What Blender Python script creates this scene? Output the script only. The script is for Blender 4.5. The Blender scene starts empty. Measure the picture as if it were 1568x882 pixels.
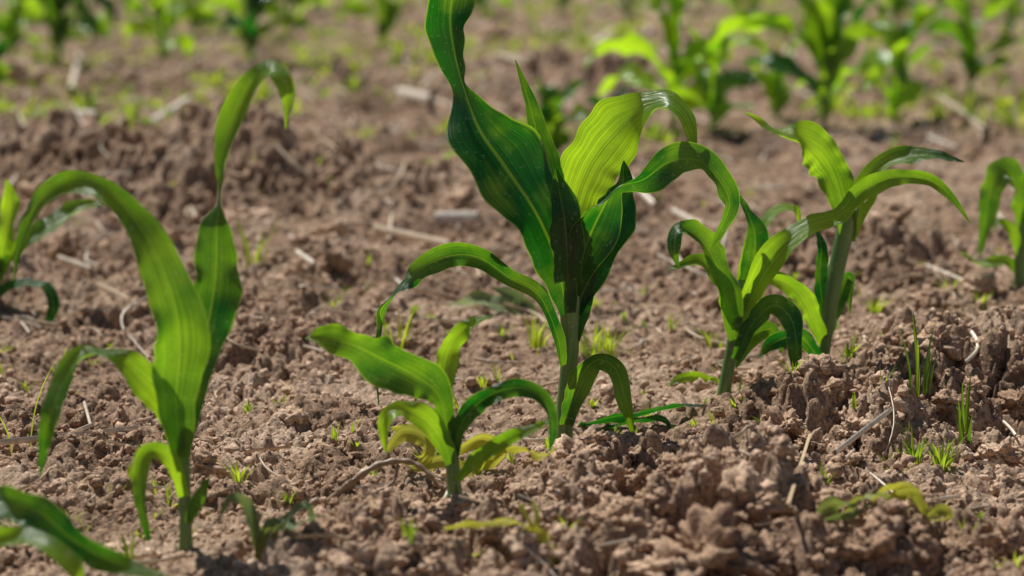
import bpy, bmesh, math, random
import numpy as np
from mathutils import Vector, noise as mnoise
random.seed(7); rng=np.random.default_rng(7)
scene=bpy.context.scene
# ---------------------------------------------------------------- camera
CAM_H=0.595; PITCH=math.radians(10.0); LENS=85.0
FP=LENS/36*1568
cam=bpy.data.cameras.new("camera"); camo=bpy.data.objects.new("camera",cam)
scene.collection.objects.link(camo); scene.camera=camo
camo.location=(0,0,CAM_H); camo.rotation_euler=(math.radians(90)-PITCH,0,0)
cam.lens=LENS; cam.sensor_width=36; cam.clip_end=2000; cam.clip_start=0.05
cam.dof.use_dof=True; cam.dof.focus_distance=2.48; cam.dof.aperture_fstop=4.3
FW=np.array([0,math.cos(PITCH),-math.sin(PITCH)]); UP=np.array([0,math.sin(PITCH),math.cos(PITCH)]); RT=np.array([1.,0,0])
C0=np.array([0,0,CAM_H])
def ray(u,v): return RT*((u-784)/FP)+UP*(-(v-441)/FP)+FW
def at(u,v,y):
    d=ray(u,v); return C0+d*(y/d[1])
# ---------------------------------------------------------------- noise
perm=rng.permutation(256); perm=np.concatenate([perm,perm,perm]).astype(np.int64)
ang=rng.random(256)*2*np.pi; GX=np.cos(ang); GY=np.sin(ang)
RV=rng.random((256,3))
def perlin(x,y,seed=0):
    xi=np.floor(x).astype(np.int64); yi=np.floor(y).astype(np.int64)
    xf=x-xi; yf=y-yi; xi=(xi+seed*37)&255; yi=(yi+seed*91)&255
    u=xf*xf*xf*(xf*(xf*6-15)+10); v=yf*yf*yf*(yf*(yf*6-15)+10)
    def g(ix,iy,fx,fy):
        h=perm[perm[ix&255]+(iy&255)]; return GX[h]*fx+GY[h]*fy
    a=g(xi,yi,xf,yf); b=g(xi+1,yi,xf-1,yf); c=g(xi,yi+1,xf,yf-1); d=g(xi+1,yi+1,xf-1,yf-1)
    return (a*(1-u)+b*u)*(1-v)+(c*(1-u)+d*u)*v
def fbm(x,y,oct=4,seed=0,gain=.5):
    s=0;a=1
    for i in range(oct):
        s=s+a*perlin(x*2**i+i*3.7,y*2**i-i*5.1,seed+i); a*=gain
    return s
def clods(x,y,seed,dens=.8):
    xi=np.floor(x).astype(np.int64); yi=np.floor(y).astype(np.int64)
    best=np.zeros_like(x)
    for ox in(-1,0,1):
        for oy in(-1,0,1):
            cx=xi+ox; cy=yi+oy
            h=perm[perm[(cx+seed*17)&255]+((cy+seed*53)&255)]
            h2=perm[h+((cx*3+cy*7+seed)&255)]
            px=cx+.15+.7*RV[h,0]; py=cy+.15+.7*RV[h,1]
            r=.3+.6*RV[h2,2]; on=RV[h2,1]<dens
            an=RV[h2,0]*3.14; dx=x-px; dy=y-py
            ca,sa=np.cos(an),np.sin(an)
            ex=(dx*ca+dy*sa); ey=(-dx*sa+dy*ca)*1.35
            q=1-(ex*ex+ey*ey)/(r*r)
            val=np.where((q>0)&on,np.sqrt(np.maximum(q,0))*r,0)
            best=np.maximum(best,val)
    return best
def g0(u,v):
    d=ray(u,v); s=-CAM_H/d[2]; return C0+d*s
blobs=[(1090,800,.10,.12,.026),(860,775,.07,.07,.008),(1220,650,.11,.09,.017),(1360,615,.15,.13,.026),(1490,575,.13,.13,.028),
(600,870,.10,.08,.014),(1340,850,.17,.07,.02),(150,300,.55,.22,.075),(420,310,.26,.20,.065),(515,400,.07,.10,.02),(0,240,.5,.3,.05),
(1450,420,.3,.2,.018),(700,655,.10,.12,-.008),(950,655,.10,.10,-.014),(1010,695,.10,.06,.010),(900,860,.2,.08,.016),(1180,410,.3,.10,.015),(900,130,1.2,.3,.05)]
BL=[(g0(u,v)[0],g0(u,v)[1],a,b,h) for u,v,a,b,h in blobs]
CALM=[(g0(u,v)[0],g0(u,v)[1]) for u,v in ((865,682),(697,760),(285,838),(1110,600),(1256,566),(1110,620),(1562,440),(1250,585))]
def macro(x,y):
    x=np.asarray(x,float);y=np.asarray(y,float)
    z=.030*fbm(x*.9+3,y*.7,2,5)+.014*fbm(x*3.1,y*2.7,2,9)
    for a,b,rx,ry,h in BL: z=z+h*np.exp(-((x-a)/rx)**2-((y-b)/ry)**2)
    return z
def rough(x,y):
    r=.5+.9*np.clip(fbm(x*1.7+9,y*1.3+2,3,12)+.1,-.5,.8)
    for a,b,rx,ry,h in BL:
        if h>0.015: r=r+.85*np.exp(-((x-a)/rx/1.2)**2-((y-b)/ry/1.3)**2)
    r=np.clip(r,.2,1.45)
    for a,b in CALM: r=r*(1-.8*np.exp(-((x-a)/.065)**2-((y-b)/.11)**2))
    return r
def detail(x,y,r):
    wx=x+.007*perlin(x*38,y*38,21)+.0022*perlin(x*120,y*120,23); wy=y+.007*perlin(x*38,y*38,22)+.0022*perlin(x*120,y*120,24)
    z=r*.028*clods(wx*8,wy*8,1,.5)
    z=z+r*.026*clods(wx*19+3,wy*19,2,.65)
    z=z+(.25+r)*.0125*clods(wx*42,wy*42+5,3,.72)
    z=z+(.7+.6*r)*.0055*clods(wx*88+1,wy*88,4,.8)
    z=z+.0030*clods(wx*175,wy*175,5,.85)
    z=z+r*.006*fbm(x*24,y*24,3,31)+.0012*fbm(x*150,y*150,3,35,.6)
    # shrinkage cracks / crevices between aggregates
    c=np.abs(perlin(wx*13+4,wy*13,61)); z=z-.016*(.25+r)*np.exp(-(c/.045)**2)
    c=np.abs(perlin(wx*31+4,wy*31,63)); z=z-.007*(.25+r)*np.exp(-(c/.06)**2)
    return z
_x=rng.uniform(-2,2,20000);_y=rng.uniform(1.8,9,20000);_r=rough(_x,_y); DC=np.polyfit(_r,detail(_x,_y,_r),1)
def height(x,y):
    x=np.asarray(x,float);y=np.asarray(y,float); r=rough(x,y)
    return macro(x,y)+detail(x,y,r)-np.polyval(DC,r)
def ground(u,v):
    d=ray(u,v); z=0
    for i in range(12):
        s=(z-CAM_H)/d[2]; p=C0+d*s; z=float(macro(np.array([p[0]]),np.array([p[1]]))[0])+.002
    return p
# ---------------------------------------------------------------- mesh helper
def make(name,V,F,mats,midx=None,uv=None,tint=None,smooth=True):
    V=np.ascontiguousarray(V,np.float32); F=np.ascontiguousarray(F,np.int32)
    k=F.shape[1]; me=bpy.data.meshes.new(name)
    me.vertices.add(len(V)); me.vertices.foreach_set("co",V.ravel())
    me.loops.add(F.size); me.loops.foreach_set("vertex_index",F.ravel())
    me.polygons.add(len(F)); me.polygons.foreach_set("loop_start",np.arange(0,F.size,k,dtype=np.int32))
    me.polygons.foreach_set("loop_total",np.full(len(F),k,np.int32))
    if smooth: me.polygons.foreach_set("use_smooth",np.ones(len(F),bool))
    for m in mats: me.materials.append(m)
    if midx is not None: me.polygons.foreach_set("material_index",np.ascontiguousarray(midx,np.int32))
    if uv is not None:
        l=me.uv_layers.new(name="UVMap"); l.data.foreach_set("uv",np.ascontiguousarray(uv[F.ravel()],np.float32).ravel())
    if tint is not None:
        a=me.attributes.new("tint",'FLOAT','POINT'); a.data.foreach_set("value",np.ascontiguousarray(tint,np.float32))
    me.update(calc_edges=True); me.validate()
    o=bpy.data.objects.new(name,me); scene.collection.objects.link(o); return o
# ---------------------------------------------------------------- materials
def N(nt,t,**k):
    n=nt.nodes.new(t)
    for a,b in k.items():
        if a in n.inputs: n.inputs[a].default_value=b
        else: setattr(n,a,b)
    return n
def ramp(nt,stops):
    r=nt.nodes.new("ShaderNodeValToRGB"); e=r.color_ramp.elements
    while len(e)<len(stops): e.new(.5)
    for q,(p,c) in zip(e,stops): q.position=p; q.color=(*c,1)
    return r
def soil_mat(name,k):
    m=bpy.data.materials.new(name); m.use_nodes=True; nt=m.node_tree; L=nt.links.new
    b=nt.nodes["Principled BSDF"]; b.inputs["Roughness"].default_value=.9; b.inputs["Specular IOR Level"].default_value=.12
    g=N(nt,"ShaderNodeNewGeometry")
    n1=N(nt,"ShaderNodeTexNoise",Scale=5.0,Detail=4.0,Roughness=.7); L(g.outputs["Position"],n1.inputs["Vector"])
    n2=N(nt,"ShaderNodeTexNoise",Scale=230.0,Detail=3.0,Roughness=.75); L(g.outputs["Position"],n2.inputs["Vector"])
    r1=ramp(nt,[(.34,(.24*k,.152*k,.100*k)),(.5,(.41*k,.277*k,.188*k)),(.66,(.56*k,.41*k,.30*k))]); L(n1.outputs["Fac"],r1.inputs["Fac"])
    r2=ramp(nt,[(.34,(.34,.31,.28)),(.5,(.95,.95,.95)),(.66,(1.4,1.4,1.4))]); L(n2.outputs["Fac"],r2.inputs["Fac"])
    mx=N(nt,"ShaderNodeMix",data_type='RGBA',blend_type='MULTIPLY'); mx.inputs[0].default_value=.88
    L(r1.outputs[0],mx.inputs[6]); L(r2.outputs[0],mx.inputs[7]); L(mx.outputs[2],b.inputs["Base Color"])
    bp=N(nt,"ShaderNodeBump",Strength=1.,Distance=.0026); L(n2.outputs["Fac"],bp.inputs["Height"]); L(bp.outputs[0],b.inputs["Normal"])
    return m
def leaf_mat(name,deep,light,tdeep,tlight,trans=.42,rough_=.27,vein=46.,spec=.9):
    m=bpy.data.materials.new(name); m.use_nodes=True; nt=m.node_tree; L=nt.links.new
    b=nt.nodes["Principled BSDF"]; out=nt.nodes["Material Output"]
    b.inputs["Roughness"].default_value=rough_; b.inputs["Specular IOR Level"].default_value=spec
    uv=N(nt,"ShaderNodeUVMap"); sp=N(nt,"ShaderNodeSeparateXYZ"); L(uv.outputs[0],sp.inputs[0])
    at_=N(nt,"ShaderNodeAttribute",attribute_name="tint")
    g=N(nt,"ShaderNodeNewGeometry")
    nz=N(nt,"ShaderNodeTexNoise",Scale=20.0,Detail=3.0); L(g.outputs["Position"],nz.inputs["Vector"])
    a1=N(nt,"ShaderNodeMath",operation='MULTIPLY_ADD'); L(nz.outputs["Fac"],a1.inputs[0]); a1.inputs[1].default_value=1.2; L(at_.outputs["Fac"],a1.inputs[2])
    a2=N(nt,"ShaderNodeMath",operation='SUBTRACT',use_clamp=True); L(a1.outputs[0],a2.inputs[0]); a2.inputs[1].default_value=.66
    mp=N(nt,"ShaderNodeMapping"); mp.inputs["Scale"].default_value=(vein,1.5,1); L(uv.outputs[0],mp.inputs[0])
    st=N(nt,"ShaderNodeTexNoise",Scale=1.0,Detail=2.0); L(mp.outputs[0],st.inputs["Vector"])
    m1=N(nt,"ShaderNodeMath",operation='SUBTRACT'); L(sp.outputs[0],m1.inputs[0]); m1.inputs[1].default_value=.5
    m2=N(nt,"ShaderNodeMath",operation='ABSOLUTE'); L(m1.outputs[0],m2.inputs[0])
    mr=N(nt,"ShaderNodeMapRange"); L(m2.outputs[0],mr.inputs[0]); mr.inputs[1].default_value=.010; mr.inputs[2].default_value=.035; mr.inputs[3].default_value=.4; mr.inputs[4].default_value=0
    me_=N(nt,"ShaderNodeMapRange"); L(m2.outputs[0],me_.inputs[0]); me_.inputs[1].default_value=.465; me_.inputs[2].default_value=.495; me_.inputs[3].default_value=0; me_.inputs[4].default_value=.7  # pale rim: edge highlight painted into the leaf colour
    mxm=N(nt,"ShaderNodeMath",operation='MAXIMUM'); L(mr.outputs[0],mxm.inputs[0]); L(me_.outputs[0],mxm.inputs[1])
    def col(c0,c1,rib_rim):
        x=N(nt,"ShaderNodeMix",data_type='RGBA'); L(a2.outputs[0],x.inputs[0]); x.inputs[6].default_value=(*c0,1); x.inputs[7].default_value=(*c1,1)
        sr=ramp(nt,[(.3,(.5,.5,.5)),(.7,(1.45,1.45,1.45))]); L(st.outputs["Fac"],sr.inputs[0])
        y=N(nt,"ShaderNodeMix",data_type='RGBA',blend_type='MULTIPLY'); y.inputs[0].default_value=.9; L(x.outputs[2],y.inputs[6]); L(sr.outputs[0],y.inputs[7])
        z=N(nt,"ShaderNodeMix",data_type='RGBA'); L(mxm.outputs[0],z.inputs[0]); L(y.outputs[2],z.inputs[6]); z.inputs[7].default_value=(*rib_rim,1)
        return z
    cd=col(deep,light,tuple(.6*a+.4*c for a,c in zip(light,(.3,.36,.2))))
    fz=N(nt,"ShaderNodeTexNoise",Scale=240.0,Detail=2.0); L(g.outputs["Position"],fz.inputs["Vector"])
    fr=N(nt,"ShaderNodeMapRange"); L(fz.outputs["Fac"],fr.inputs[0]); fr.inputs[1].default_value=.63; fr.inputs[2].default_value=.71; fr.inputs[3].default_value=0; fr.inputs[4].default_value=.8
    fm=N(nt,"ShaderNodeMix",data_type='RGBA'); L(fr.outputs[0],fm.inputs[0]); L(cd.outputs[2],fm.inputs[6]); fm.inputs[7].default_value=(.38,.38,.27,1)
    L(fm.outputs[2],b.inputs["Base Color"])
    ct=col(tdeep,tlight,tuple(.8*c for c in tlight))
    tr=N(nt,"ShaderNodeBsdfTranslucent"); L(ct.outputs[2],tr.inputs[0])
    bp=N(nt,"ShaderNodeBump",Strength=.7,Distance=.0018); L(st.outputs["Fac"],bp.inputs["Height"]); L(bp.outputs[0],b.inputs["Normal"])
    ms=N(nt,"ShaderNodeMixShader"); ms.inputs[0].default_value=trans; L(b.outputs[0],ms.inputs[1]); L(tr.outputs[0],ms.inputs[2]); L(ms.outputs[0],out.inputs[0])
    return m
M_soil=soil_mat("soil",.86); M_crumb=soil_mat("lit_soil_crumb",1.32)  # one soil: ground darkened for crevice shade, crumbs lightened for sunlit highlights
M_leaf=leaf_mat("corn_leaf",(.012,.075,.016),(.13,.31,.02),(.012,.17,.004),(.62,.98,.02),trans=.5)  # low tint also paints shade, darkening leaves that others overshadow
M_stem=leaf_mat("corn_stem",(.06,.19,.04),(.20,.34,.08),(.05,.2,.01),(.3,.5,.04),trans=.15,vein=20,rough_=.35)
M_wilt=leaf_mat("wilted_leaf",(.22,.29,.15),(.60,.56,.05),(.2,.3,.08),(.8,.8,.08),trans=.3,rough_=.55,spec=.3)
M_weed=leaf_mat("weed_leaf",(.06,.15,.02),(.30,.40,.03),(.2,.4,.02),(.8,.95,.05),trans=.45,rough_=.5,vein=8,spec=.3)
def straw_mat():
    m=bpy.data.materials.new("dry_straw"); m.use_nodes=True; nt=m.node_tree; L=nt.links.new
    b=nt.nodes["Principled BSDF"]; b.inputs["Roughness"].default_value=.45
    a=N(nt,"ShaderNodeAttribute",attribute_name="tint")
    r=ramp(nt,[(0,(.16,.09,.05)),(.4,(.60,.43,.26)),(1,(.92,.82,.68))]); L(a.outputs["Fac"],r.inputs[0])
    g=N(nt,"ShaderNodeNewGeometry"); n=N(nt,"ShaderNodeTexNoise",Scale=120.,Detail=3.); L(g.outputs["Position"],n.inputs["Vector"])
    r2=ramp(nt,[(.3,(.65,.65,.65)),(.6,(1.1,1.1,1.1))]); L(n.outputs["Fac"],r2.inputs[0])
    mx=N(nt,"ShaderNodeMix",data_type='RGBA',blend_type='MULTIPLY'); mx.inputs[0].default_value=.8; L(r.outputs[0],mx.inputs[6]); L(r2.outputs[0],mx.inputs[7]); L(mx.outputs[2],b.inputs["Base Color"])
    return m
M_straw=straw_mat()
# ---------------------------------------------------------------- ground
ys=np.concatenate([np.linspace(-25,1.2,40)[:-1],np.geomspace(1.2,1.75,90)[:-1],np.geomspace(1.75,11.5,1650)[:-1],np.geomspace(11.5,500,150)])
tf=np.arange(-.27,.27001,.00075); side=.27+np.cumsum(np.geomspace(.0012,8,110))
ts=np.concatenate([-side[::-1],tf,side])
YY=np.repeat(ys[:,None],len(ts),1); XX=ts[None,:]*np.maximum(ys,1.5)[:,None]
X=XX.ravel();Y=YY.ravel(); Z=np.empty_like(X)
for i in range(0,len(X),200000): Z[i:i+200000]=height(X[i:i+200000],Y[i:i+200000])
nr,nc=len(ys),len(ts); idx=np.arange(nr*nc).reshape(nr,nc)
F=np.stack([idx[:-1,:-1],idx[:-1,1:],idx[1:,1:],idx[1:,:-1]],-1).reshape(-1,4)
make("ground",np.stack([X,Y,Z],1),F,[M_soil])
# ---------------------------------------------------------------- crumbs & clods
def ico(sub,amp,freq,seed):
    bm=bmesh.new(); bmesh.ops.create_icosphere(bm,subdivisions=sub,radius=1)
    bm.verts.ensure_lookup_table()
    V=np.array([v.co[:] for v in bm.verts]); Fc=np.array([[v.index for v in f.verts] for f in bm.faces]); bm.free()
    o=Vector((seed*7.3,seed*3.1,seed*1.7)); R=[]
    for p in V:
        q=Vector(p); n=mnoise.fractal(q*freq+o,.7,2.1,5 if sub>3 else 2)
        d=mnoise.voronoi(q*freq*1.6+o)[0][0]
        r=1+amp*n-amp*.7*d
        if sub>3: r-=.22*mnoise.voronoi(q*freq*4.5+o)[0][0]
        if sub>4: r-=.12*mnoise.voronoi(q*freq*11+o)[0][0]
        R.append(r)
    V=V*np.array(R)[:,None]*np.array([1,.85,.7]); return V,Fc
def scatter(name,variants,pos,size):
    Vs=[];Fs=[];off=0; n=len(pos); which=rng.integers(0,len(variants),n)
    for k,(V,Fc) in enumerate(variants):
        sel=np.where(which==k)[0]
        if len(sel)==0: continue
        a=rng.random(len(sel))*6.283; b=(rng.random(len(sel))-.5)*1.2; s=size[sel]
        ca,sa,cb,sb=np.cos(a),np.sin(a),np.cos(b),np.sin(b)
        x=V[None,:,0];y=V[None,:,1];z=V[None,:,2]
        y2=y*cb[:,None]-z*sb[:,None]; z2=y*sb[:,None]+z*cb[:,None]
        x3=x*ca[:,None]-y2*sa[:,None]; y3=x*sa[:,None]+y2*ca[:,None]
        P=np.stack([x3,y3,z2],-1)*s[:,None,None]+pos[sel][:,None,:]
        Vs.append(P.reshape(-1,3)); m=len(V)
        Fs.append((Fc[None]+off+(np.arange(len(sel))*m)[:,None,None]).reshape(-1,3)); off+=len(sel)*m
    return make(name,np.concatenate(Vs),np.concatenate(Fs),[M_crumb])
small=[ico(2,.5,1.1,i) for i in range(10)]
med=[ico(4,.55,1.2,20+i) for i in range(8)]
big=[ico(5,.6,1.1,50+i) for i in range(6)]
n=58000
yy=np.exp(rng.uniform(np.log(1.8),np.log(6.5),n)); xx=rng.uniform(-.27,.27,n)*yy
keep=rng.random(n)<np.clip(rough(xx,yy)*1.0,0.4,.95); xx=xx[keep];yy=yy[keep]
sz=np.clip(rng.lognormal(math.log(.0025),.58,len(xx)),.0011,.011)*(1+.10*(yy-2))
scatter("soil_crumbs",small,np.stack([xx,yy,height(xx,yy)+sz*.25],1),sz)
n=3800
yy=np.exp(rng.uniform(np.log(1.8),np.log(9),n)); xx=rng.uniform(-.3,.3,n)*yy
keep=rng.random(n)<np.clip((rough(xx,yy)-.3)*.9,.08,1); xx=xx[keep];yy=yy[keep]
sz=np.clip(rng.lognormal(math.log(.010),.5,len(xx)),.005,.034)
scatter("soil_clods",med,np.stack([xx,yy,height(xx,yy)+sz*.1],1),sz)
BC=[(512,398,.045),(330,250,.05),(60,260,.06),(200,330,.045),(460,310,.05),(400,260,.05),(560,250,.04),(120,220,.05),(20,330,.045),(270,290,.04),(505,300,.04),(90,300,.05),(380,330,.04),(300,350,.03),
(1075,815,.062),(1145,800,.045),(1020,830,.036),(870,765,.027),(905,740,.018),(1200,655,.026),(1175,670,.02),(1350,615,.042),(1420,590,.036),(1535,575,.044),(1480,550,.03),(1330,850,.038),(1270,840,.03),
(620,860,.028),(760,815,.016),(985,735,.02),(1300,660,.02),(1240,680,.02),(1530,700,.026),(1480,780,.022),(80,760,.018),(540,870,.024),(1420,460,.03),(1380,650,.02),(1545,830,.026),(350,100,.06),(760,60,.07),(1150,440,.028),(30,130,.08),(820,395,.022),(650,800,.014),(200,790,.016),(1090,470,.025),(1500,440,.03),(1560,620,.03),(940,800,.024),(1180,860,.03)]
pos=[];sz=[]
for u,v,s in BC:
    g=ground(u,v); pos.append([g[0],g[1],float(macro(g[0],g[1]))+s*.10]); sz.append(s)
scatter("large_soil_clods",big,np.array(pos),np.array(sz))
# ---------------------------------------------------------------- blades
class MB:
    def __init__(s): s.V=[];s.F=[];s.U=[];s.T=[];s.M=[];s.n=0
    def add(s,V,F,U,T,mi):
        s.V.append(V);s.F.append(F+s.n);s.U.append(U);s.T.append(np.broadcast_to(T,(len(V),)).astype(float));s.M.append(np.full(len(F),mi)); s.n+=len(V)
    def build(s,name,mats):
        return make(name,np.concatenate(s.V),np.concatenate(s.F),mats,np.concatenate(s.M),np.concatenate(s.U),np.concatenate(s.T))
def catmull(A,per=9):
    A=np.asarray(A,float); B=np.vstack([2*A[0]-A[1],A,2*A[-1]-A[-2]]); out=[]
    for i in range(1,len(B)-2):
        for t in np.linspace(0,1,per,endpoint=False):
            p0,p1,p2,p3=B[i-1],B[i],B[i+1],B[i+2]
            out.append(.5*((2*p1)+(-p0+p2)*t+(2*p0-5*p1+4*p2-p3)*t*t+(-p0+3*p1-3*p2+p3)*t**3))
    out.append(A[-1]); return np.array(out)
def norm(a): return a/np.maximum(np.linalg.norm(a,axis=-1,keepdims=True),1e-9)
def blade(mb,P,hw,S,tint,fold=.35,ruf=.14,mi=0,nj=13,seed=None):
    r=np.random.default_rng(seed if seed is not None else random.randint(0,9**6))
    T=norm(np.gradient(P,axis=0)); S=norm(S-T*np.sum(S*T,1,keepdims=True)); Nn=np.cross(T,S)
    s=np.concatenate([[0],np.cumsum(np.linalg.norm(np.diff(P,axis=0),axis=1))]); Lh=max(s[-1],1e-6)
    j=np.linspace(-1,1,nj); k1=r.uniform(45,70)*(.3/max(Lh,.12))**.5; p1,p2,p3=r.uniform(0,6,3)
    w=np.maximum(hw,.0003)
    env0=np.clip(s/Lh*2,0,1); tw=ruf*1.6*env0*np.sin(s*k1*.45+p3); S,Nn=S*np.cos(tw)[:,None]+Nn*np.sin(tw)[:,None],Nn*np.cos(tw)[:,None]-S*np.sin(tw)[:,None]
    V=[]
    for q in j:
        ph=p1 if q<0 else p2
        am=.5+.5*np.sin(s*k1*.37+p3+ph)
        wav=np.sin(s*k1+ph+1.3*np.sin(s*k1*.3+p3))+am*.7*np.sin(s*k1*2.1+p2*2+ph)+.35*am*np.sin(s*k1*4.7+p3+ph)
        wob=1+.08*np.sin(s*k1*1.4+ph*3)+.05*am*np.sin(s*k1*3.9+ph)
        env=np.clip(s/Lh*3,0,1)
        V.append(P+S*(w*wob*q*(1-.12*abs(q)*fold))[:,None]+Nn*(w*(fold*abs(q)**1.4+ruf*wav*env*abs(q)**2))[:,None])
    V=np.stack(V,1); n=len(P)
    U=np.stack(np.broadcast_arrays(((j+1)/2)[None,:],(s/Lh)[:,None]),-1).reshape(-1,2)
    idx=np.arange(n*nj).reshape(n,nj); Fq=np.stack([idx[:-1,:-1],idx[:-1,1:],idx[1:,1:],idx[1:,:-1]],-1).reshape(-1,4)
    tt=np.broadcast_to(np.asarray(tint,float).reshape(-1,1) if np.ndim(tint) else np.full((n,1),tint),(n,nj)).reshape(-1)
    mb.add(V.reshape(-1,3),Fq,U,tt,mi)
def leaf(mb,yb,pts,tint=.3,tip=None,fold=.35,ruf=.26,mi=0):
    A=catmull(np.array(pts,float),13)
    P=np.array([at(a[0],a[1],yb+a[2]) for a in A]); hw=np.maximum(A[:,3],.2)*(yb+A[:,2])/FP
    P[1:,2]=np.maximum(P[1:,2],height(P[1:,0],P[1:,1])+.004)
    T=norm(np.gradient(P,axis=0)); Vw=np.array([0,1.,0]); S0=norm(np.cross(T,Vw)); N0=np.cross(T,S0)
    r=np.radians(A[:,4])[:,None]; S=S0*np.cos(r)+N0*np.sin(r)
    tn=tint if tip is None else np.linspace(tint,tip,len(P))
    blade(mb,P,hw,S,tn,fold,ruf,mi,nj=17)
def tube(mb,P,rad,tint=.4,mi=1,ns=12,flat=1.):
    P=np.asarray(P); T=norm(np.gradient(P,axis=0)); ref=np.array([.1,1.,.05])
    S=norm(np.cross(T,ref)); Q=np.cross(T,S); a=np.linspace(0,2*np.pi,ns+1)
    V=P[:,None,:]+(S[:,None,:]*np.cos(a)[None,:,None]+Q[:,None,:]*flat*np.sin(a)[None,:,None])*np.asarray(rad)[:,None,None]
    n=len(P); idx=np.arange(n*(ns+1)).reshape(n,ns+1)
    Fq=np.stack([idx[:-1,:-1],idx[:-1,1:],idx[1:,1:],idx[1:,:-1]],-1).reshape(-1,4)
    U=np.stack(np.broadcast_arrays(.04+(a/6.2832)[None,:]*.40,np.linspace(0,1,n)[:,None]),-1).reshape(-1,2)
    mb.add(V.reshape(-1,3),Fq,U,tint,mi)
def stalk(mb,yb,pts,tint=.5,mi=1):
    A=catmull(np.array(pts,float),8); P=np.array([at(a[0],a[1],yb+a[2]) for a in A])
    P=np.vstack([P[0]-[0,0,.04],P]); rad=np.concatenate([[A[0,3]],A[:,3]])
    tube(mb,P,rad*yb/FP,tint,mi,flat=.8)
CM=[M_leaf,M_stem]
def plant(base,stalks,leaves,mats=CM,name="corn_plant"):
    mb=MB(); g=ground(*base); yb=g[1]
    for s in stalks: stalk(mb,yb,s)
    for l in leaves: leaf(mb,yb,l[0],**l[1])
    return mb.build(name,mats)
# main plant
plant((865,682),
 [[(862,690,0,15),(866,620,0,14),(872,550,0,14),(873,480,0,16),(870,420,0,21),(868,370,0,18),(865,325,0,8)]],
 [([(868,480,-.01,14,10),(852,400,-.02,36,15),(820,325,-.02,54,20),(775,258,-.01,64,15),(735,200,0,52,-10),(712,140,.01,27,-45),(696,80,.01,34,-25),(690,20,.01,34,0),(705,-40,0,30,20),(740,-100,-.03,3,30)],dict(tint=.08,fold=.35,ruf=.15)),
  ([(860,400,.0,14,30),(845,300,.01,24,25),(826,220,.02,20,20),(808,150,.02,10,30),(789,92,.02,1,30)],dict(tint=.25,fold=.5,ruf=.05)),
  ([(870,430,-.02,22,0),(866,350,-.03,28,10),(858,300,-.03,20,20),(850,258,-.03,2,20)],dict(tint=.05,fold=.5,ruf=.03)),
  ([(870,390,.01,14,10),(880,310,.03,38,15),(905,245,.04,52,10),(945,195,.04,46,0),(990,165,.03,28,-30),(1025,160,.01,24,-50),(1050,185,0,17,-35),(1066,232,-.01,2,0)],dict(tint=1.05,tip=.6,fold=.25,ruf=.10)),
  ([(878,450,-.01,14,-10),(896,380,-.02,34,0),(920,325,-.03,38,10),(945,288,-.04,22,35),(985,275,-.04,20,15),(1025,248,-.03,26,-15),(1068,246,-.02,22,-45),(1098,272,-.01,20,-25),(1117,310,0,18,-15),(1103,350,0,12,0),(1085,385,0,1,0)],dict(tint=.05,tip=.35,ruf=.35)),
  ([(880,480,.0,14,-20),(907,410,.01,28,0),(934,345,.02,36,10),(952,290,.03,22,0),(955,246,.03,1,0)],dict(tint=-.05,fold=.4)),
  ([(880,520,.0,12,-20),(892,450,.0,18,-10),(904,425,.0,12,-10),(900,395,.0,1,-10)],dict(tint=.05,fold=.4)),
  ([(862,560,-.01,7,40),(852,510,-.02,13,40),(825,452,-.04,15,40),(780,425,-.05,14,45),(735,395,-.06,18,45),(690,392,-.06,19,45),(640,415,-.06,16,35),(602,455,-.05,13,25),(585,500,-.04,8,20),(577,560,-.04,4,10),(580,620,-.04,1,0)],dict(tint=.2,ruf=.55)),
  ([(866,650,-.01,12,20),(884,590,-.02,22,20),(912,552,-.03,15,35),(942,565,-.04,15,20),(958,615,-.05,13,10),(972,668,-.05,2,0)],dict(tint=.2,tip=.5,ruf=.3)),
 ])
# small plant in front
plant((697,760),
 [[(697,766,0,12),(692,700,0,11),(686,650,0,11),(682,600,0,8)]],
 [([(686,660,-.01,10,10),(672,605,-.02,22,20),(635,575,-.03,32,15),(590,552,-.04,38,10),(545,530,-.05,28,15),(505,520,-.05,22,20),(466,518,-.05,1,20)],dict(tint=.25,tip=.6,ruf=.4)),
  ([(684,630,0,10,0),(680,580,.01,17,5),(688,535,.02,18,0),(712,503,.02,14,-25),(755,483,.0,1,-40)],dict(tint=.75,fold=.3)),
  ([(690,710,-.01,8,10),(676,670,-.02,16,15),(650,640,-.03,20,20),(612,628,-.04,16,45),(592,650,-.05,14,20),(590,692,-.05,2,0)],dict(tint=.35,tip=1.3)),
  ([(694,700,-.0,8,-10),(706,650,-.01,14,-10),(740,612,-.02,15,-40),(790,594,-.03,14,-45),(830,610,-.04,13,-20),(846,650,-.04,13,0),(842,690,-.04,2,0)],dict(tint=.15,ruf=.45)),
  ([(700,735,-.01,6,0),(735,700,-.03,12,-30),(775,672,-.05,12,-40),(820,655,-.06,8,-30),(846,640,-.06,1,0)],dict(tint=.6,ruf=.4)),
 ])
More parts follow.
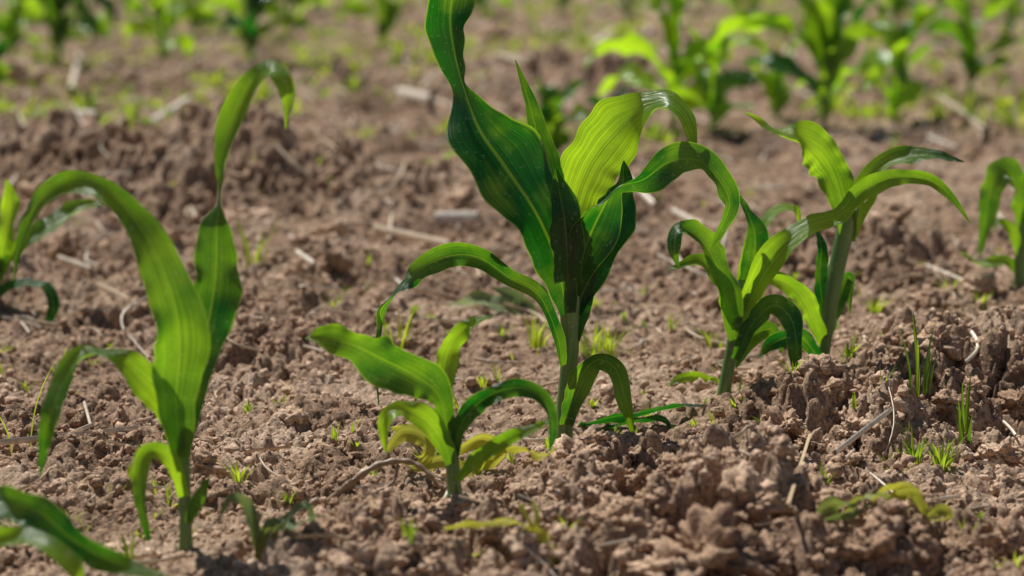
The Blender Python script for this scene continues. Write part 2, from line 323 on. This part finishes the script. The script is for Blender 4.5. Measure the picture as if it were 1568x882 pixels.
# left plant
plant((285,838),
 [[(285,846,0,12),(284,790,0,10),(281,730,0,11),(276,670,0,18),(272,610,0,14)]],
 [([(278,700,-.01,14,0),(270,620,-.02,32,10),(275,540,-.03,42,5),(268,470,-.04,42,0),(240,390,-.04,32,15),(205,335,-.03,22,35),(160,292,-.02,18,45),(110,280,0,18,45),(65,305,.01,16,30),(38,350,.02,11,10),(20,430,.02,1,0)],dict(tint=.4,tip=.35,fold=.3,ruf=.28)),
  ([(284,680,.01,12,0),(298,590,.02,22,0),(318,500,.03,36,0),(330,420,.04,38,0),(332,350,.04,26,-10),(336,305,.04,9,-60),(342,260,.04,15,-35),(358,195,.04,25,-20),(382,135,.03,23,-30),(412,106,.01,16,-55),(434,125,0,14,-30),(441,160,0,9,0),(438,198,0,1,0)],dict(tint=.0,tip=.9,fold=.3)),
  ([(278,690,-.01,12,0),(255,620,-.02,24,15),(215,575,-.03,26,25),(170,545,-.04,16,45),(125,548,-.05,20,30),(90,600,-.06,20,15),(70,660,-.07,13,5),(62,728,-.07,2,0)],dict(tint=.9,tip=.1,ruf=.34)),
  ([(281,760,-.01,9,0),(266,710,-.02,13,25),(236,690,-.03,14,40),(216,712,-.04,14,20),(218,770,-.05,12,5),(228,828,-.05,3,0)],dict(tint=1.,tip=.1)),
  ([(288,800,-.01,5,0),(300,770,-.01,12,0),(322,728,-.01,1,0)],dict(tint=.3)),
 ])
# right pair
plant((1110,600),
 [[(1108,606,0,11),(1116,560,0,10),(1126,510,0,11),(1132,460,0,13),(1136,430,0,8)]],
 [([(1126,520,-.01,10,0),(1115,450,-.02,20,10),(1095,400,-.03,20,15),(1068,362,-.04,20,20),(1040,352,-.05,14,30),(1032,380,-.06,10,20),(1040,412,-.06,1,0)],dict(tint=.3,ruf=.35)),
  ([(1128,500,-.01,10,0),(1105,440,-.03,15,15),(1075,405,-.05,16,30),(1022,412,-.06,1,30)],dict(tint=.45,ruf=.35)),
  ([(1132,480,0,12,0),(1152,410,.01,20,0),(1155,355,.01,18,10),(1132,300,.01,2,10)],dict(tint=.15)),
  ([(1130,500,-.01,12,0),(1155,440,-.01,18,-10),(1190,385,-.02,22,-20),(1235,350,-.02,19,-30),(1290,328,-.01,16,-35),(1325,290,0,16,-20),(1370,272,.0,14,-35),(1420,276,.01,10,-30),(1455,300,.01,7,0),(1486,342,.01,1,0)],dict(tint=.95,tip=.4,ruf=.22)),
  ([(1126,550,-.01,8,0),(1150,500,-.02,14,-20),(1185,468,-.03,17,-35),(1212,490,-.04,18,-15),(1220,535,-.05,13,0),(1214,572,-.05,2,0)],dict(tint=.15,tip=.1,ruf=.35)),
  ([(1122,560,.01,8,0),(1145,520,.02,16,-10),(1180,505,.03,12,-30),(1200,540,.03,1,-10)],dict(tint=.2)),
  ([(1135,450,.02,8,0),(1148,390,.03,16,-10),(1180,330,.04,12,-40),(1215,320,.04,8,-40),(1225,345,.04,1,0)],dict(tint=.8)),
 ])
plant((1256,566),
 [[(1256,572,0,11),(1264,520,0,10),(1274,450,0,12),(1286,390,0,13),(1300,330,0,14),(1308,285,0,8)]],
 [([(1298,370,0,12,0),(1290,310,-.01,20,10),(1268,250,-.02,30,10),(1232,218,-.03,28,25),(1190,205,-.03,18,40),(1140,172,-.03,1,40)],dict(tint=.4,tip=.95,ruf=.35)),
  ([(1300,360,0,14,0),(1318,300,.01,22,-10),(1348,260,.02,18,-35),(1390,240,.02,18,-35),(1430,238,.02,12,-40),(1476,248,.02,1,-40)],dict(tint=.8,tip=.05)),
  ([(1268,500,.0,9,0),(1255,430,.01,13,10),(1258,380,.02,9,15),(1250,350,.03,1,0)],dict(tint=.1)),
  ([(1262,530,-.0,8,0),(1240,475,-.02,16,5),(1215,440,-.03,15,15),(1180,425,-.04,12,30),(1150,440,-.04,1,30)],dict(tint=.6,ruf=.3)),
  ([(1264,520,.0,8,0),(1285,460,.02,12,-10),(1300,425,.03,9,-10),(1302,480,.03,1,-10)],dict(tint=.35)),
  ([(1258,555,-.01,8,0),(1225,515,-.03,14,10),(1185,525,-.05,12,30),(1160,550,-.06,1,10)],dict(tint=.1,ruf=.3)),
 ])
plant((1562,440),
 [[(1562,446,0,9),(1562,400,0,9),(1568,340,0,10)]],
 [([(1566,360,0,9,0),(1560,300,-.01,18,15),(1540,262,-.02,20,30),(1518,290,-.03,19,15),(1508,340,-.03,12,0),(1500,394,-.03,1,0)],dict(tint=.35,ruf=.25)),
  ([(1568,350,0,9,0),(1580,300,0,18,-15),(1610,240,0,18,-30),(1650,230,0,3,-30)],dict(tint=.3)),
  ([(1562,420,0,6,0),(1540,400,0,9,20),(1500,405,0,9,40),(1470,385,0,1,30)],dict(tint=.6)),
  ([(1564,400,0,6,0),(1552,360,-.01,9,20),(1530,340,-.01,7,40),(1520,355,-.01,1,30)],dict(tint=.7)),
 ])
plant((-6,470),
 [[(-6,480,0,9),(-8,430,0,11),(-8,380,0,12)]],
 [([(-6,420,0,10,0),(8,370,-.02,18,-5),(18,320,-.02,18,0),(10,275,-.02,2,0)],dict(tint=.9)),
  ([(-6,430,0,8,0),(30,375,-.02,10,-30),(80,345,-.02,20,-45),(130,318,-.01,14,-40),(168,312,-.01,1,-30)],dict(tint=.45,ruf=.2)),
  ([(-6,450,0,8,0),(25,435,-.02,9,-40),(65,438,-.04,10,-40),(82,470,-.05,10,-15),(64,510,-.05,1,0)],dict(tint=.0)),
  ([(-8,430,0,10,0),(-30,370,-.02,22,15),(-70,330,-.02,20,30),(-120,350,-.01,2,30)],dict(tint=.4)),
 ])
# foreground lower-left plant
plant((-95,930),
 [[(-95,940,0,10),(-92,880,0,11),(-90,820,0,12)]],
 [([(-90,850,0,10,0),(-60,780,-.01,22,-20),(0,772,-.02,27,-30),(60,785,-.04,28,-20),(110,825,-.05,27,-20),(170,860,-.06,20,-30),(260,886,-.07,2,-30)],dict(tint=.2,tip=.3,ruf=.3)),
  ([(-90,870,0,10,0),(-50,835,-.03,16,-30),(20,822,-.05,16,-30),(75,835,-.07,17,-20),(112,868,-.08,15,-10),(125,905,-.08,1,0)],dict(tint=.8,ruf=.3)),
  ([(-92,850,0,12,0),(-110,760,0,24,10),(-140,680,0,24,20),(-190,640,0,2,20)],dict(tint=.4)),
 ])
# wilted seedling bits ---------------------------------------------------
W=[M_wilt,M_stem]
plant((400,852),[],
 [([(402,856,0,8,0),(392,820,0,11,10),(380,775,0,9,20),(355,762,-.01,7,45),(332,800,-.01,1,20)],dict(tint=.1)),
  ([(398,856,0,10,0),(420,830,-.01,12,-20),(462,800,-.02,11,-30),(500,790,-.02,1,-30)],dict(tint=.2,ruf=.5)),
  ([(400,856,.01,6,0),(430,805,.01,9,-20),(470,775,.01,8,-30),(478,830,.02,1,0)],dict(tint=0.)),
  ([(402,858,-.01,5,0),(425,825,-.02,6,-20),(450,778,-.02,1,-30)],dict(tint=.3)),
 ],W,"wilted_seedling")
plant((1345,800),[],
 [([(1248,790,-.02,6,30),(1268,774,-.02,13,20),(1292,768,-.02,15,35),(1315,772,-.02,2,30)],dict(tint=.2,ruf=.7)),
  ([(1290,788,-.01,4,30),(1310,768,-.02,13,20),(1340,758,-.01,14,35),(1365,762,0,2,20)],dict(tint=.5,ruf=.7)),
  ([(1372,752,0,8,40),(1400,752,.0,10,20),(1414,775,.0,8,10),(1422,795,0,8,20),(1455,792,0,2,40)],dict(tint=.8,ruf=.4)),
  ([(1335,765,0,5,30),(1360,745,.01,13,20),(1388,738,.02,10,30),(1412,755,.02,1,30)],dict(tint=1.4,ruf=.7)),
  ([(1262,795,-.03,4,40),(1300,785,-.03,9,30),(1345,770,-.01,3,30)],dict(tint=.0,ruf=.5)),
  ([(1350,775,0,4,30),(1370,755,.01,10,20),(1395,762,.01,8,30),(1385,785,.0,1,30)],dict(tint=1.2,ruf=.7)),
  ([(1420,790,-.02,3,20),(1436,782,-.02,10,20),(1452,785,-.02,9,20),(1458,795,-.02,1,30)],dict(tint=.8,ruf=.5)),
 ],W,"wilted_leaf")
plant((700,722),[],
 [([(592,690,-.03,6,20),(620,665,-.03,12,10),(655,680,-.03,11,20),(645,712,-.03,9,30),(600,708,-.03,1,30)],dict(tint=.8,ruf=.7)),
  ([(700,690,-.03,8,20),(738,674,-.03,11,20),(768,695,-.03,10,10),(742,712,-.03,9,30),(700,708,-.03,1,30)],dict(tint=1.3,ruf=.7)),
  ([(755,690,-.03,6,20),(795,684,-.03,11,30),(828,698,-.03,9,30),(852,684,-.03,1,30)],dict(tint=1.,ruf=.7)),
  ([(630,722,-.03,4,20),(675,706,-.03,10,30),(720,715,-.03,9,30),(765,694,-.03,1,30)],dict(tint=.6,ruf=.7)),
  ([(600,655,-.02,4,30),(640,660,-.02,10,30),(672,680,-.03,1,30)],dict(tint=1.1,ruf=.7)),
 ],W,"wilted_leaf")
plant((820,850),[],
 [([(680,808,.0,5,40),(730,800,0,8,40),(780,798,-.01,7,40),(815,810,-.02,6,40)],dict(tint=.9,ruf=.7)),
  ([(850,890,-.02,8,0),(826,840,-.01,12,10),(800,780,0,7,10),(796,772,0,1,10)],dict(tint=.85,ruf=.5)),
  ([(840,890,-.01,6,0),(815,850,0,12,0),(822,800,0,9,0),(815,765,0,1,0)],dict(tint=.7,ruf=.5)),
  ([(800,880,-.01,6,0),(812,850,0,10,20),(850,835,0,1,0)],dict(tint=1.,ruf=.4)),
 ],W,"wilted_seedling")
plant((985,650),[],  # lying leaf in shadow, its shade put into the dark tint
 [([(885,652,0,5,60),(930,640,0,9,55),(985,630,0,10,55),(1040,618,.01,9,55),(1095,622,.02,1,60)],dict(tint=-.3,ruf=.3)),
  ([(890,662,0,3,60),(950,648,0,7,55),(1010,640,0,7,50),(1035,665,-.02,1,40)],dict(tint=-.2,ruf=.3))],CM,"fallen_corn_leaf")
plant((760,480),[],
 [([(820,485,0,6,50),(780,470,0,15,40),(730,462,0,15,40),(680,468,0,1,50)],dict(tint=0.)),
  ([(800,480,0,6,40),(790,455,0,11,30),(750,440,0,1,40)],dict(tint=.0))],W,"wilted_leaf")
plant((1060,585),[],[([(1100,600,0,3,50),(1075,580,0,9,45),(1045,578,0,8,40),(1020,592,0,1,50)],dict(tint=.85))],CM,"fallen_corn_leaf")
plant((1540,505),[],[([(1600,485,0,8,50),(1560,495,0,12,45),(1510,515,0,1,50)],dict(tint=.1))],CM,"fallen_corn_leaf")
plant((660,262),[],[([(630,270,0,3,40),(665,245,0,10,45),(710,228,0,1,40)],dict(tint=.5)),([(640,268,0,3,40),(660,260,0,8,45),(690,262,0,1,40)],dict(tint=.4))],CM,"corn_seedling")
# dry dead stem lying by the small plant
mb=MB(); g=ground(600,745); yb=g[1]
for pts,r in (([(480,792,-.03),(530,745,-.03),(580,712,-.02),(630,708,-.02),(665,735,-.03),(700,785,-.04)],6),([(470,800,-.03),(500,770,-.03),(540,735,-.03)],6.5),([(610,712,-.02),(600,740,-.03),(560,760,-.04)],3)):
    A=catmull(np.array(pts,float),8); P=np.array([at(a[0],a[1],yb+a[2]) for a in A]); P[:,2]=np.maximum(P[:,2],height(P[:,0],P[:,1])+.003)
    tube(mb,P,np.linspace(r,r*.6,len(P))*yb/FP*(1+.25*np.sin(np.arange(len(P))*1.7)),.12,0,8)
mb.build("dry_stem",[M_straw])
# ---------------------------------------------------------------- generic corn for the rows behind
def corn_generic(x,y,H,nl=6,tint=.4,seed=0,spread=1.,wid=1.):
    r=np.random.default_rng(seed); mb=MB(); z=float(macro(np.array([x]),np.array([y]))[0])
    lean=r.normal(0,.05,2); top=.5*H
    zs=np.linspace(-.03,top,10); P=np.stack([x+lean[0]*zs,y+lean[1]*zs,z+zs],1)
    tube(mb,P,np.linspace(.006,.010,10)*(.6+H),tint*.8,1,8)
    az=r.uniform(-.5,.5)
    for i in range(nl):
        f=(i+.5)/nl; zb=top*(.12+.85*f); a=az+i*math.pi+r.normal(0,.5)
        Ln=H*(.42+.45*math.sin(f*2.6))*spread; d=np.array([math.cos(a),math.sin(a),0])
        el=math.radians(r.uniform(50,74) if f<.6 else r.uniform(72,88)); dr=r.uniform(.6,2.2)*(1.3-f)
        s=np.linspace(0,1,20); e=el-dr*1.4*s**1.6
        step=Ln/19; hx=np.concatenate([[0],np.cumsum(np.cos(e[:-1])*step)]); hz=np.concatenate([[0],np.cumsum(np.sin(e[:-1])*step)])
        P=np.array([x+lean[0]*zb,y+lean[1]*zb,z+zb])+hx[:,None]*d+hz[:,None]*np.array([0,0,1.])
        P[:,2]=np.maximum(P[:,2],z+.012)
        tw=r.normal(0,1.2)*s; sd=np.array([-d[1],d[0],0]); S=sd*np.cos(tw)[:,None]+np.array([0,0,1.])*np.sin(tw)[:,None]
        hw=.038*wid*(.5+H)*np.sin(np.pi*np.clip(s*.86+.14,0,1))**.7
        blade(mb,P,hw,S,float(np.clip(tint+r.normal(0,.3),0,1.2)),.35,.35,0,7,seed=int(r.integers(1e6)))
    mb.build("corn_plant",CM)
bg=[(92,108,.44,10,.1),(250,100,.30,8,.95),(384,105,.44,9,.0),(586,72,.30,6,.5),(1030,205,.37,8,1.1),(1092,212,.22,6,.75),(1190,185,.19,6,.9),
(1262,200,.38,9,.4),(1365,190,.26,7,.85),(1484,150,.26,6,.3),(1150,60,.26,6,.4),(960,40,.25,6,.6),(740,30,.3,6,.4),(200,30,.35,6,.5),
(480,25,.35,6,.4),(40,40,.35,6,.35),(1440,30,.3,6,.5),(1545,60,.3,6,.4),(850,245,.17,6,.2),(940,250,.15,5,.6),(1860,300,.35,6,.4),(-260,160,.4,7,.4),(1850,520,.4,7,.4),(-300,330,.4,7,.4),
(20,90,.24,7,.3),(300,60,.3,6,.6),(690,15,.3,6,.5),(1050,20,.3,6,.4),(130,60,.3,7,.3),(1290,50,.28,6,.4),(-10,150,.15,6,.4),(330,30,.35,6,.3),(1370,45,.3,6,.6),(860,25,.25,5,.7),(440,60,.22,6,.6)]
for i,(u,v,H,nl,t) in enumerate(bg):
    g=ground(u,v); corn_generic(g[0],g[1],H,nl,t+.1,seed=100+i,spread=1. if H>.2 else .9)
k=0
for row in (12.5,14.5,17,20):
    for x in np.arange(-5,5.1,.55):
        k+=1; corn_generic(x+random.uniform(-.15,.15),row+random.uniform(-.2,.2),random.uniform(.3,.45),5,random.uniform(.2,.7),seed=900+k)
# ---------------------------------------------------------------- weeds / grass
def tuft(mb,x,y,n,h,w,tint,sp=.5,r=rng):
    z=float(height(np.array([x]),np.array([y]))[0])-.003
    for i in range(n):
        a=r.uniform(0,6.28); d=np.array([math.cos(a),math.sin(a),0]); s=np.linspace(0,1,8); hh=h*r.uniform(.5,1.1); l=sp*r.uniform(.1,1)
        o=np.array([x,y,z])+d*r.uniform(0,.25)*h
        P=o+s[:,None]*np.array([0,0,hh])*(1-.3*l*s[:,None])+d*(l*hh*s**1.8)[:,None]
        S=np.tile(np.array([-d[1],d[0],0]),(8,1)); hw=w*np.sin(np.pi*np.clip(s*.8+.2,0,1))**.8
        blade(mb,P,hw,S,float(np.clip(tint+.13+r.normal(0,.25),0,1.1)),.3,.05,0,5,seed=int(r.integers(1e6)))
def named_tuft(u,v,n,h,w,t,sp=.4,name="grass_tuft"):
    g=ground(u,v); mb=MB(); tuft(mb,g[0],g[1],n,h,w,t,sp); mb.build(name,[M_weed])
for a in [(1405,655,8,.085,.0018,.0,.3),(1400,705,26,.040,.0013,.2,.7),(1440,715,28,.042,.0014,.35,.7),(1478,668,6,.08,.0022,.1,.3),(1212,622,8,.035,.0014,.6,.6),(1155,700,5,.03,.0013,.5),
          (905,545,24,.055,.0018,.7,.8),(930,540,20,.045,.0018,.8,.8),(820,530,16,.055,.0016,.7,.8),(628,860,6,.03,.002,.1,.4),(965,745,3,.035,.0018,.8,.3),(510,668,3,.025,.002,.4,.3),
          (540,665,3,.025,.0016,.6,.3),(365,735,9,.03,.002,.7,.8),(390,420,8,.08,.004,.6,.5),(610,530,12,.07,.0018,.8,.6),(950,880,9,.035,.002,.5,.6),(40,690,2,.10,.0012,.5,.6),
          (1300,560,12,.035,.002,.4,.7),(640,600,8,.025,.0018,.7,.8),(430,620,8,.018,.0015,.7,.8),(380,625,8,.018,.0015,.7,.8),(740,590,6,.025,.002,.7,.8),(1450,470,14,.035,.002,.8,.9),(1340,490,14,.035,.002,.8,.9),(1500,480,10,.03,.002,.8,.9),
          (440,760,8,.02,.0015,.8,.9),(570,740,7,.03,.0015,.6,.5),(1260,760,5,.03,.0014,.4,.5),(660,720,9,.035,.002,.8,.7),(780,705,9,.03,.002,.9,.7),(730,730,8,.03,.0018,.6,.7)]:
    named_tuft(*a)
mb=MB()
for i in range(3000):
    y=math.exp(rng.uniform(math.log(5.0),math.log(12))); x=rng.uniform(-.27,.27)*y
    dens=float(fbm(np.array([x*1.3]),np.array([y*1.1]),2,44)[0])+ (0.42 if y>6.8 else .05)+(.15 if x<-.3 else 0)
    if dens<.08: continue
    tuft(mb,x,y,int(rng.integers(3,8)),rng.uniform(.015,.065),rng.uniform(.003,.008),rng.uniform(.2,1.),1.1)
for i in range(800):
    y=math.exp(rng.uniform(math.log(1.95),math.log(5.5))); x=rng.uniform(-.24,.24)*y
    if fbm(np.array([x*2.3]),np.array([y*2.1]),2,54)[0]<.03: continue
    tuft(mb,x,y,int(rng.integers(2,7)),rng.uniform(.008,.030),rng.uniform(.0008,.0025),rng.uniform(.3,1.),.9)
mb.build("weeds",[M_weed])
# ---------------------------------------------------------------- straw
mb=MB()
def straw(p,q,w,t,lift=.002,bend=0):
    s=np.linspace(0,1,9); P=np.array(p)[None]*(1-s[:,None])+np.array(q)[None]*s[:,None]
    d=P[-1]-P[0]; P[:,0]+=bend*np.sin(np.pi*s)*d[1]; P[:,1]-=bend*np.sin(np.pi*s)*d[0]
    hz=height(P[:,0],P[:,1]); c=np.polyfit(s,hz,1); lin=np.polyval(c,s); lin=lin+max(0,np.max(hz-lin))*.9
    P[:,2]=lin+lift
    tube(mb,P,np.full(9,w),t,0,6,flat=.6)
for u1,v1,u2,v2,w,t in [(-20,708,212,688,.0034,.7),(232,196,290,163,.008,1.),(1120,682,1182,706,.0035,.5),(1278,710,1362,672,.0032,.9),(575,362,690,382,.008,.6),(668,343,732,344,.012,1.),
    (455,420,482,438,.005,1.),(600,335,596,372,.006,.7),(1205,830,1240,700,.002,.4),(905,80,940,45,.010,.9),(110,160,122,100,.014,.8),(160,235,195,275,.009,.8),(130,640,140,665,.003,.8),
    (1440,170,1510,215,.012,.7),(610,150,660,175,.015,1.),(950,15,1050,50,.014,.8),(1430,505,1440,525,.0025,1.),(525,690,540,715,.0018,.3),(90,410,140,425,.005,.8),(150,445,200,475,.004,.6),
    (1030,330,1075,350,.006,.9),(60,190,150,205,.010,1.),(520,355,570,350,.005,.7),(780,100,820,115,.012,.8),(960,310,1000,325,.006,.8),(1290,700,1240,720,.001,.2)]:
    p=ground(u1,v1);q=ground(u2,v2); straw(p,q,w,t,w*.9)
for i in range(2000):
    y=math.exp(rng.uniform(math.log(1.9),math.log(11))); x=rng.uniform(-.25,.25)*y
    if y<3.0 and rng.random()<.7: continue
    L_=rng.uniform(.010,.05)*(1+.4*(y-2)*.6); a=rng.normal(0,.7)
    straw((x,y,0),(x+L_*math.cos(a),y+L_*math.sin(a)*2,0),rng.uniform(.0005,.0019)*(1+.42*(y-2)),rng.uniform(.35,1.),.001*(y-1),rng.normal(0,.12))
mb.build("straw_litter",[M_straw])
# ---------------------------------------------------------------- light
EL=math.radians(58); AZ=math.radians(-40)
sd=Vector((math.sin(AZ)*math.cos(EL),math.cos(AZ)*math.cos(EL),math.sin(EL)))
sun=bpy.data.lights.new("sun",'SUN'); sun.energy=5.0; sun.angle=math.radians(.5); sun.color=(1,.975,.91)
so=bpy.data.objects.new("sun",sun); scene.collection.objects.link(so); so.rotation_euler=sd.to_track_quat('Z','Y').to_euler(); so.location=(-3,3,6)
w=bpy.data.worlds.new("World"); scene.world=w; w.use_nodes=True; nt=w.node_tree
sk=nt.nodes.new("ShaderNodeTexSky"); sk.sky_type='NISHITA'; sk.sun_disc=False; sk.sun_elevation=EL; sk.sun_rotation=AZ
nt.links.new(sk.outputs[0],nt.nodes["Background"].inputs[0]); nt.nodes["Background"].inputs[1].default_value=.05
scene.view_settings.view_transform='Standard'; scene.view_settings.look='None'; scene.view_settings.exposure=0
